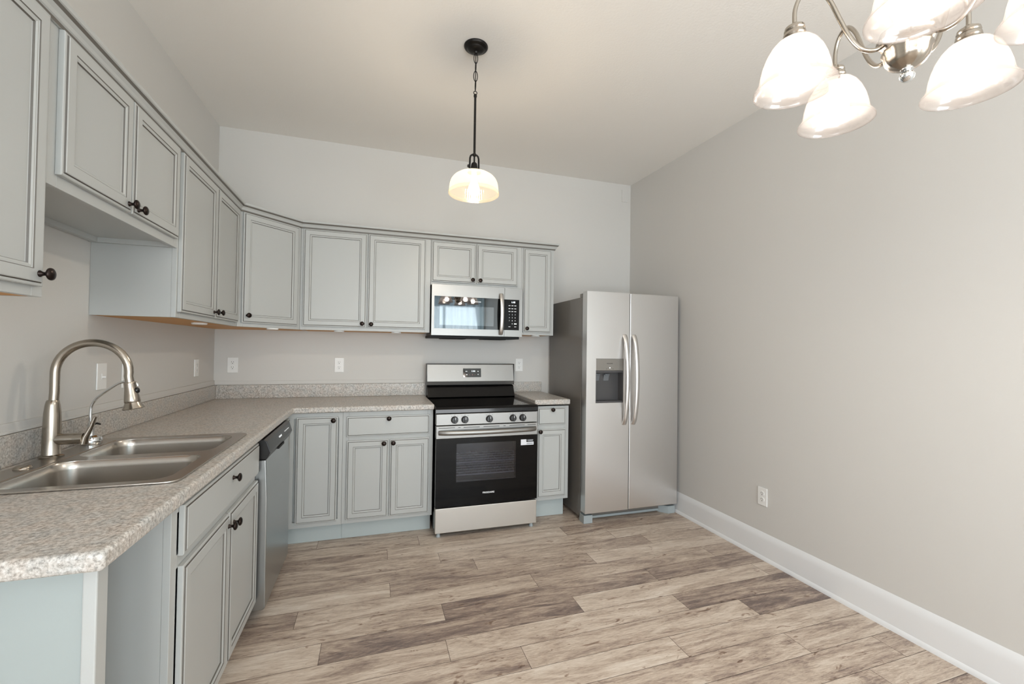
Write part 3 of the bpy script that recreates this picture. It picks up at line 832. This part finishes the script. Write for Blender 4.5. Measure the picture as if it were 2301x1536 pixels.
# ------------------------------------------------------------------ microwave
def microwave():
    X0, X1 = 1.5590, 2.3045; Z0, Z1 = 1.4300, 1.8280; Y = -.360
    root = thing('microwave', 'stainless over-the-range microwave mounted below the short cabinet', 'microwave', ((X0 + X1) / 2, -.18, Z0))
    MB().box(X0 + .003, X1 - .003, Y + .030, -.002, Z0 + .002, Z1 - .0005).build('case', 'blackplastic', root)
    mb = MB(); mb.box(X0 - .006, X1 - .01, -.315, -.005, 1.410, Z0 + .001).box(X0 + .1, X0 + .3, -.24, -.08, 1.404, 1.41).box(X1 - .3, X1 - .1, -.24, -.08, 1.404, 1.41); mb.build('underside_tray', 'dark', root, bevel=.004)
    seam = 2.1495
    a0, a1, b0, b1 = 1.579, seam, 1.4835, 1.7370
    # door frame with dark glass
    mb = MB(); yb = Y + .029
    mb.box(X0, a0, Y, yb, Z0, Z1).box(a0, seam - .001, Y, yb, b1, Z1).box(a0, seam - .001, Y, yb, Z0, b0)
    dr = mb.build('door', 'steel', root)
    mb = MB(); mb.box(a0 + .0003, seam - .001, Y + .001, yb, b0 + .0003, b1 - .0003); g = mb.build('door_glass', 'microglass', dr)
    mb = MB(); mb.box(1.622, 2.060, Y + .0004, Y + .0012, 1.511, 1.664); mb.build('window_screen', SCREEN, g)
    text('brand_lettering', 'FRIGIDAIRE', g, TR(1.922, Y + .0006, 1.703), .012, 'print')
    mb = MB(); pts = []
    for i in range(19):
        t = i / 18; pts.append((2.119, Y - .006 - .040 * sin(pi * t) ** .6, 1.446 + (1.776 - 1.446) * t))
    mb.tube(pts, .0165, 14, flat=(1, .45)); mb.build('handle', 'steelv', dr, smooth=60)
    # control side
    mb = MB(); p0, p1 = seam + .0015, 2.277
    mb.box(p1, X1, Y, yb, Z0, Z1).box(p0, p1, Y, yb, b1 - .002, Z1).box(p0, p1, Y, yb, Z0, b0)
    cs = mb.build('control_side', 'steel', root)
    mb = MB(); mb.box(p0, p1 - .0003, Y + .001, yb, b0 + .0003, b1 - .0023); kp = mb.build('keypad', 'ovendoor', cs)
    text('clock_digits', '1:18', kp, TR(2.225, Y + .0006, 1.713), .020, 'display')
    rows = [(1.685, ('', '', ''), 1), (1.660, ('', '', ''), 1), (1.637, ('', '', ''), 1), (1.611, '123', 0), (1.586, '456', 0), (1.561, '789', 0), (1.536, ' 0 ', 0)]
    KM = lambda a, b, c, d: MB().box(a, b, Y + .0004, Y + .0012, c, d).build('key_mark', 'print', kp)
    for z, c, k in rows:
        for i, x in enumerate((2.193, 2.218, 2.243)):
            if k: KM(x - .008, x + .008, z - .002, z + .002)
            elif c[i] != ' ': text('key_digit', c[i], kp, TR(x, Y + .0006, z), .013, 'print')
    KM(2.234, 2.256, 1.532, 1.540); KM(2.186, 2.203, 1.510, 1.513); KM(2.236, 2.253, 1.510, 1.513)
SCREEN = mat('microwave_screen', rgb(62, 64, 66), 0.03)
SCREEN.node_tree.nodes['Principled BSDF'].inputs['IOR'].default_value = 2.2
microwave()


# ------------------------------------------------------------------ refrigerator
def fridge():
    X0, X1 = 2.686, 3.520; Y = -.776; XS = 3.0625
    root = thing('refrigerator', 'stainless side-by-side fridge with dispenser standing against the right wall', 'refrigerator', ((X0 + X1) / 2, -.4, 0))
    MB().box(X0 + .001, X1 - .001, -.690, -.040, .030, 1.744).build('case', 'fridgeside', root, bevel=.004)
    # freezer door with a real recess
    rx0, rx1, rz0, rz1 = 2.766, 3.008, .922, 1.264
    mb = MB(); yb = -.702
    for a, b, c, d in ((X0, rx0, .083, 1.782), (rx1, XS - .003, .083, 1.782), (rx0, rx1, .083, rz0), (rx0, rx1, rz1, 1.782)): mb.box(a, b, Y, yb, c, d)
    bmesh.ops.remove_doubles(mb.bm, verts=mb.bm.verts, dist=1e-5)
    fd = mb.build('freezer_door', 'steelv', root)
    mb = MB(); mb.box(X0 + .002, XS - .0005, -.7015, -.692, .09, 1.77).box(XS - .0028, XS - .001, Y + .004, -.7015, .09, 1.777); mb.build('gasket_gap_shade', 'dark', fd)  # gasket, plus dark lining that paints shade into the door gap
    mb = MB(); dz = 1.172
    mb.box(rx0 + .001, rx1 - .001, Y + .002, -.705, dz, rz1 - .001); dp = mb.build('dispenser_panel', 'dispgrey', fd, bevel=.002)
    mb = MB(); mb.box(rx0 + .001, rx1 - .001, Y + .003, -.705, 1.156, dz - .001); mb.build('dispenser_lip', 'darkgrey', fd)
    mb = MB()
    mb.box(rx0 + .001, rx1 - .001, -.7085, -.704, rz0 + .001, 1.155).box(rx0 + .001, rx0 + .006, Y + .003, -.7085, rz0 + .001, 1.155).box(rx1 - .006, rx1 - .001, Y + .003, -.7085, rz0 + .001, 1.155)
    mb.box(rx0 + .006, rx1 - .006, Y + .003, -.7085, rz0 + .001, rz0 + .014)
    mb.build('dispenser_recess', 'darkgrey', fd)
    for x in (2.808, 2.892):
        mb = MB(Matrix.Translation((x, -.715, 1.140)) @ Matrix.Rotation(radians(14), 4, 'X')); mb.box(-.024, .024, -.006, .0, -.072, 0); mb.box(-.020, .020, -.018, -.006, -.006, .008)
        mb.build('dispenser_paddle', 'dispad', fd, bevel=.004)
    text('brand_lettering', 'FRIGIDAIRE', dp, TR(2.888, Y + .0016, 1.226), .0105, 'darkprint')
    mb = MB(); mb.box(2.884, 2.892, Y + .001, Y + .003, 1.190, 1.196); mb.build('indicator_light', 'display', dp)
    for x in (2.856, 2.912): MB().box(x, x + .008, Y + .001, Y + .003, 1.182, 1.185).build('button_mark', 'darkprint', dp)
    # fresh food door
    mb = MB(); mb.box(XS + .003, X1, Y, yb, .083, 1.782); rd = mb.build('refrigerator_door', 'steelv', root, bevel=.004)
    mb = MB(); mb.box(XS + .0005, X1 - .002, -.7015, -.692, .09, 1.77).box(XS + .001, XS + .0028, Y + .004, -.7015, .09, 1.777); mb.build('gasket_gap_shade', 'dark', rd)  # gasket and dark edge lining, the gap's shade set in colour
    for d, x in ((fd, 3.014), (rd, 3.098)):
        mb = MB(); pts = []
        for i in range(25):
            t = i / 24; pts.append((x, Y - .004 - .052 * sin(pi * t) ** .55, .752 + (1.450 - .752) * t))
        mb.tube(pts, .0185, 14, flat=(1, .62)); mb.build('handle', 'steelv', d, smooth=60)
    # hinge covers, grille, feet
    MB().box(X0 + .006, X0 + .060, -.735, -.640, 1.7445, 1.774).build('hinge_cover', 'dispgrey', root, bevel=.004)
    MB().box(X1 - .060, X1 - .006, -.735, -.640, 1.7445, 1.774).build('hinge_cover', 'dispgrey', root, bevel=.004)
    mb = MB(); mb.box(X0 + .075, X1 - .12, -.680, -.672, .022, .079, 1)
    mb.box(X0 + .075, X1 - .12, -.694, -.680, .012, .030)
    for z in (.042, .054, .066): mb.box(X0 + .075, X1 - .12, -.688, -.680, z, z + .003)
    for i in range(13):
        x = X0 + .10 + i * .048; mb.box(x, x + .002, -.689, -.680, .030, .076)
    mb.build('toe_grille', ['greyplastic', 'dark'], root)
    MB().box(X0 + .001, X0 + .076, -.756, -.676, .0, .062).build('foot_cover', 'greyplastic', root, bevel=.003)
    mb = MB(); mb.prism([(X1 - .122, -.676), (X1 - .118, -.690), (X1 - .066, -.752), (X1 - .001, -.752), (X1 - .001, -.676)], 0, .062); mb.build('foot_cover', 'greyplastic', root, bevel=.003)
    MB().box(X0 + .02, X1 - .02, -.12, -.06, 0, .0295).build('rear_roller', 'dark', root)
M['dispad'] = mat('dispenser_paddle_grey', rgb(112, 116, 120), 0.2)
fridge()


# ------------------------------------------------------------------ outlets, switches, puck lights
def outlet(label, T, switch=False, blank=False, w=.070, h=.115, painted=False, group=None):
    """cover plate in the local xz plane facing -y"""
    loc = T.translation
    rz = T.to_euler().z
    nm = 'light_switch' if switch else ('blank_wall_plate' if blank else 'power_outlet')
    root = thing(nm, label, 'switch' if switch else ('wall plate' if blank else 'outlet'), loc, rz, group)
    mb = MB(T); mb.box(-w / 2, w / 2, -.006, -.0005, -h / 2, h / 2); mb.build('cover_plate', 'wall' if painted else 'white', root, bevel=.002)
    if switch:
        mb = MB(T); mb.box(-.005, .005, -.0075, -.006, -.012, .012); mb.box(-.0035, .0035, -.020, -.006, -.006, .001); mb.build('toggle', 'white', root, bevel=.001)
    elif not blank:
        for z in (.0195, -.0195):
            mb = MB(T); mb.lathe([(.0165, .006), (.0165, .0072), (.0155, .0078), (0, .0078)], (0, 0, z), 'y', 24)
            rc = mb.build('receptacle', 'white', root, smooth=30)
            mb = MB(T); mb.box(-.0072, -.0052, -.0083, -.0076, z + .000, z + .009).box(.0052, .0072, -.0083, -.0076, z + .001, z + .008)
            mb.lathe([(.0028, .0076), (.0028, .0083), (0, .0083)], (0, 0, z - .007), 'y', 12); mb.build('slot', 'slot', rc)
    return root
outlet('white duplex power outlet on the back wall nearest the left corner', TR(.123, 0, 1.180))
outlet('white duplex power outlet on the back wall between corner and range', TR(.872, 0, 1.181))
outlet('white duplex power outlet on the back wall right of the range', TR(2.402, 0, 1.184))
outlet('white toggle light switch on the left wall behind the tall tap', TR(0, -1.413, 1.186, 90), switch=True)
outlet('white duplex power outlet on the left wall half hidden behind the tap spray head', TR(0, -1.215, 1.178, 90))
outlet('white duplex power outlet on the left wall closest to the corner', TR(0, -.346, 1.174, 90))
outlet('white duplex power outlet low on the right wall above the baseboard', TR(W, -1.565, .397, -90))
outlet('wall-coloured blank cover plate high on the back wall in the right corner', TR(3.486, 0, 2.862), blank=True, w=.062, h=.118, painted=True)


def puck(x, y, label):
    root = thing('puck_light', label, 'under-cabinet light', (x, y, UB), group='puck lights under the wall cabinets')
    MB().lathe([(0, -.0005), (.036, -.0005), (.037, -.006), (.033, -.010), (0, -.0105)], (x, y, UB), 'z', 28).build('housing', 'white', root, smooth=35)
puck(.235, -1.02, 'white puck light under the left wall cabinet next to the corner')
puck(.475, -.455, 'white puck light under the angled corner wall cabinet')
puck(.885, -.262, 'white puck light below the left door of the cabinet beside the microwave')
puck(1.300, -.262, 'white puck light below the right door of the cabinet beside the microwave')
puck(2.460, -.262, 'white puck light under the narrow wall cabinet near the fridge')


# ------------------------------------------------------------------ pendant
def point(name, loc, power, color, rad=.03):
    l = bpy.data.lights.new(name, 'POINT'); l.energy = power; l.color = color; l.shadow_soft_size = rad
    o = bpy.data.objects.new(name, l); COL.objects.link(o); o.location = loc; return o


def pendant():
    x, y = 1.629, -1.509; zc = HZ(y)
    root = thing('pendant_lamp', 'black pendant lamp with ribbed cream glass shade hanging from the ceiling', 'pendant lamp', (x, y, zc))
    mb = MB(Matrix.Translation((x, y, zc)) @ Matrix.Rotation(math.atan(.0195), 4, 'X'))
    mb.lathe([(0, -.001), (.0635, -.001), (.0640, -.006), (.060, -.012), (.046, -.018), (.042, -.024), (.030, -.030), (.012, -.033), (.008, -.040), (0, -.041)], (0, 0, 0), 'z', 40)
    mb.build('canopy', 'blackmetal', root, smooth=30)
    mb = MB(); mb.tube([(x, y + .0, zc - .030), (x, y, zc - .245)], .0022, 8); mb.build('cord', 'blackmetal', root, smooth=60)
    z = zc - .038; mb = MB(); L = .056; k = 0
    while z - L > 2.690:
        pts = []
        for i in range(20):
            a = 2 * pi * i / 20; u = .0105 * cos(a); h = (L / 2) * sin(a)
            pts.append((x + u, y, z - L / 2 + h) if k % 2 == 0 else (x, y + u, z - L / 2 + h))
        mb.tube(pts, .0022, 6, closed=True); z -= L - .0075; k += 1
    mb.build('chain', 'blackmetal', root, smooth=60)
    mb = MB(); pts = [(x + .009 * cos(2 * pi * i / 16), y, 2.695 + .009 * sin(2 * pi * i / 16)) for i in range(16)]
    mb.tube(pts, .0022, 6, closed=True); mb.lathe([(0, 2.688), (.008, 2.686), (.009, 2.676), (.0062, 2.668), (.0062, 2.37), (.010, 2.366), (.010, 2.356), (.0045, 2.352), (.0045, 2.318), (0, 2.318)][::-1], (x, y, 0), 'z', 16)
    mb.build('rod', 'blackmetal', root, smooth=35)
    # harp and socket cup
    mb = MB()
    for s in (-1, 1):
        mb.tube([(x, y, 2.362), (x + s * .012, y, 2.361), (x + s * .020, y, 2.354), (x + s * .0235, y, 2.342), (x + s * .0245, y, 2.300), (x + s * .0245, y, 2.283)], .0048, 10)
    mb.lathe([(0, -.005), (.006, -.005), (.0085, .001), (.006, .007), (0, .008)], (x - .032, y, 2.298), 'x', 14)
    mb.build('harp', 'blackmetal', root, smooth=60)
    mb = MB(); mb.lathe([(0, 2.322), (.008, 2.321), (.015, 2.314), (.0165, 2.308), (.0190, 2.288), (.028, 2.282), (.037, 2.270), (.038, 2.266), (0, 2.266)][::-1], (x, y, 0), 'z', 28); mb.build('socket_cup', 'blackmetal', root, smooth=30)
    prof = [(.034, 2.265), (.060, 2.262), (.085, 2.254), (.105, 2.241), (.118, 2.225), (.1255, 2.206), (.1285, 2.185), (.1295, 2.165)]
    mb = MB(); mb.lathe(prof[::-1], (x, y, 0), 'z', 192, rib=(64, .010)); sh = mb.build('shade', 'ribglass', root, smooth=80)
    mb = MB(); mb.lathe([(.1295, 2.166), (.134, 2.160), (.1345, 2.150), (.131, 2.147), (.1285, 2.152), (.128, 2.164)], (x, y, 0), 'z', 72); mb.build('shade_rim', 'ribglass', sh, smooth=50)
    mb = MB(); mb.lathe([(0, 2.147), (.014, 2.150), (.024, 2.158), (.0295, 2.172), (.0295, 2.182), (.025, 2.198), (.017, 2.215), (.0135, 2.235), (.0135, 2.262), (0, 2.262)], (x, y, 0), 'z', 28); mb.build('bulb', 'pendbulb', sh, smooth=60)
    point('pendant_light', (x, y, 2.177), 17, (1.0, .87, .70), .026)
pendant()


# ------------------------------------------------------------------ chandelier
def chandelier():
    cx, cy, zr, R, ph = 2.27, -3.112, 1.964, .22, 2.515
    zc = HZ(cy)
    root = thing('chandelier', 'brushed nickel chandelier with lit white glass bell shades, top right of photo', 'chandelier', (cx, cy, zc))
    mb = MB(); mb.lathe([(0, -.001), (.065, -.001), (.066, -.008), (.058, -.018), (.030, -.028), (.010, -.034), (0, -.034)], (cx, cy, zc), 'z', 36); mb.build('canopy', 'nickel', root, smooth=35)
    mb = MB(); mb.lathe([(.006, 2.36), (.006, zc - .030)], (cx, cy, 0), 'z', 14); mb.build('stem', 'nickel', root, smooth=60)
    body = [(.006, 2.37), (.012, 2.36), (.022, 2.345), (.030, 2.325), (.026, 2.305), (.016, 2.29), (.012, 2.26), (.015, 2.20), (.024, 2.15), (.030, 2.11), (.024, 2.085), (.022, 2.075), (.040, 2.068), (.049, 2.060), (.052, 2.048), (.049, 2.038), (.041, 2.032), (.037, 2.026), (.043, 2.021), (.044, 2.015), (.040, 2.008), (.0395, 2.000), (.036, 1.990), (.028, 1.981), (.016, 1.975), (.010, 1.972)]
    mb = MB(); mb.lathe(body[::-1], (cx, cy, 0), 'z', 48, rib=(12, .05)); mb.build('column', 'nickel', root, smooth=40)
    mb = MB(); mb.lathe([(0, 1.9435), (.007, 1.945), (.0125, 1.951), (.014, 1.957), (.012, 1.963), (.007, 1.967), (.012, 1.970), (.012, 1.974), (0, 1.976)], (cx, cy, 0), 'z', 24); mb.build('finial', 'chrome', root, smooth=50)
    for k in range(5):
        a = ph - k * 2 * pi / 5; dx, dy = cos(a), sin(a)
        sx, sy = cx + R * dx, cy + R * dy
        ctrl = [(.038, 2.040), (.060, 2.028), (.085, 2.036), (.108, 2.068), (.128, 2.115), (.150, 2.168), (.178, 2.200), (.205, 2.192), (.219, 2.160), (.220, 2.122)]
        P = [Vector((cx + r * dx, cy + r * dy, z)) for r, z in ctrl]; pts = []
        for i in range(len(P) - 1):
            p0, p1, p2, p3 = P[max(i - 1, 0)], P[i], P[i + 1], P[min(i + 2, len(P) - 1)]
            for s in range(5):
                t = s / 5
                pts.append(.5 * ((2 * p1) + (p2 - p0) * t + (2 * p0 - 5 * p1 + 4 * p2 - p3) * t * t + (3 * p1 - p0 - 3 * p2 + p3) * t ** 3))
        pts.append(P[-1])
        mb = MB(); mb.tube(pts, .0050, 10); arm = mb.build('arm', 'nickel', root, smooth=60)
        mb = MB(); mb.lathe([(0, .160), (.010, .159), (.013, .155), (.021, .151), (.0225, .144), (.0205, .141), (.0235, .137), (.0245, .130), (.0225, .127), (.0265, .122), (.0285, .113), (.031, .108), (0, .108)], (sx, sy, zr), 'z', 28); mb.build('socket', 'nickel', arm, smooth=25)
        prof = [(.030, .119), (.040, .113), (.050, .102), (.060, .084), (.0675, .064), (.0725, .044), (.0750, .028), (.0775, .018), (.0835, .010), (.0880, .003), (.0885, .0)]
        mb = MB(); mb.lathe(prof + [(r - .003, h + .0015) for r, h in prof[::-1]], (sx, sy, zr), 'z', 56); sh = mb.build('shade', 'frost', root, smooth=60)
        mb = MB(); mb.lathe([(0, .012), (.014, .015), (.025, .024), (.0315, .038), (.0315, .048), (.026, .064), (.018, .080), (.0135, .095), (.0135, .108), (0, .108)], (sx, sy, zr), 'z', 28); mb.build('bulb', 'bulb', sh, smooth=60)
        point('chandelier_light', (sx, sy, zr + .043), 6.5, (1.0, .93, .85), .028)
chandelier()
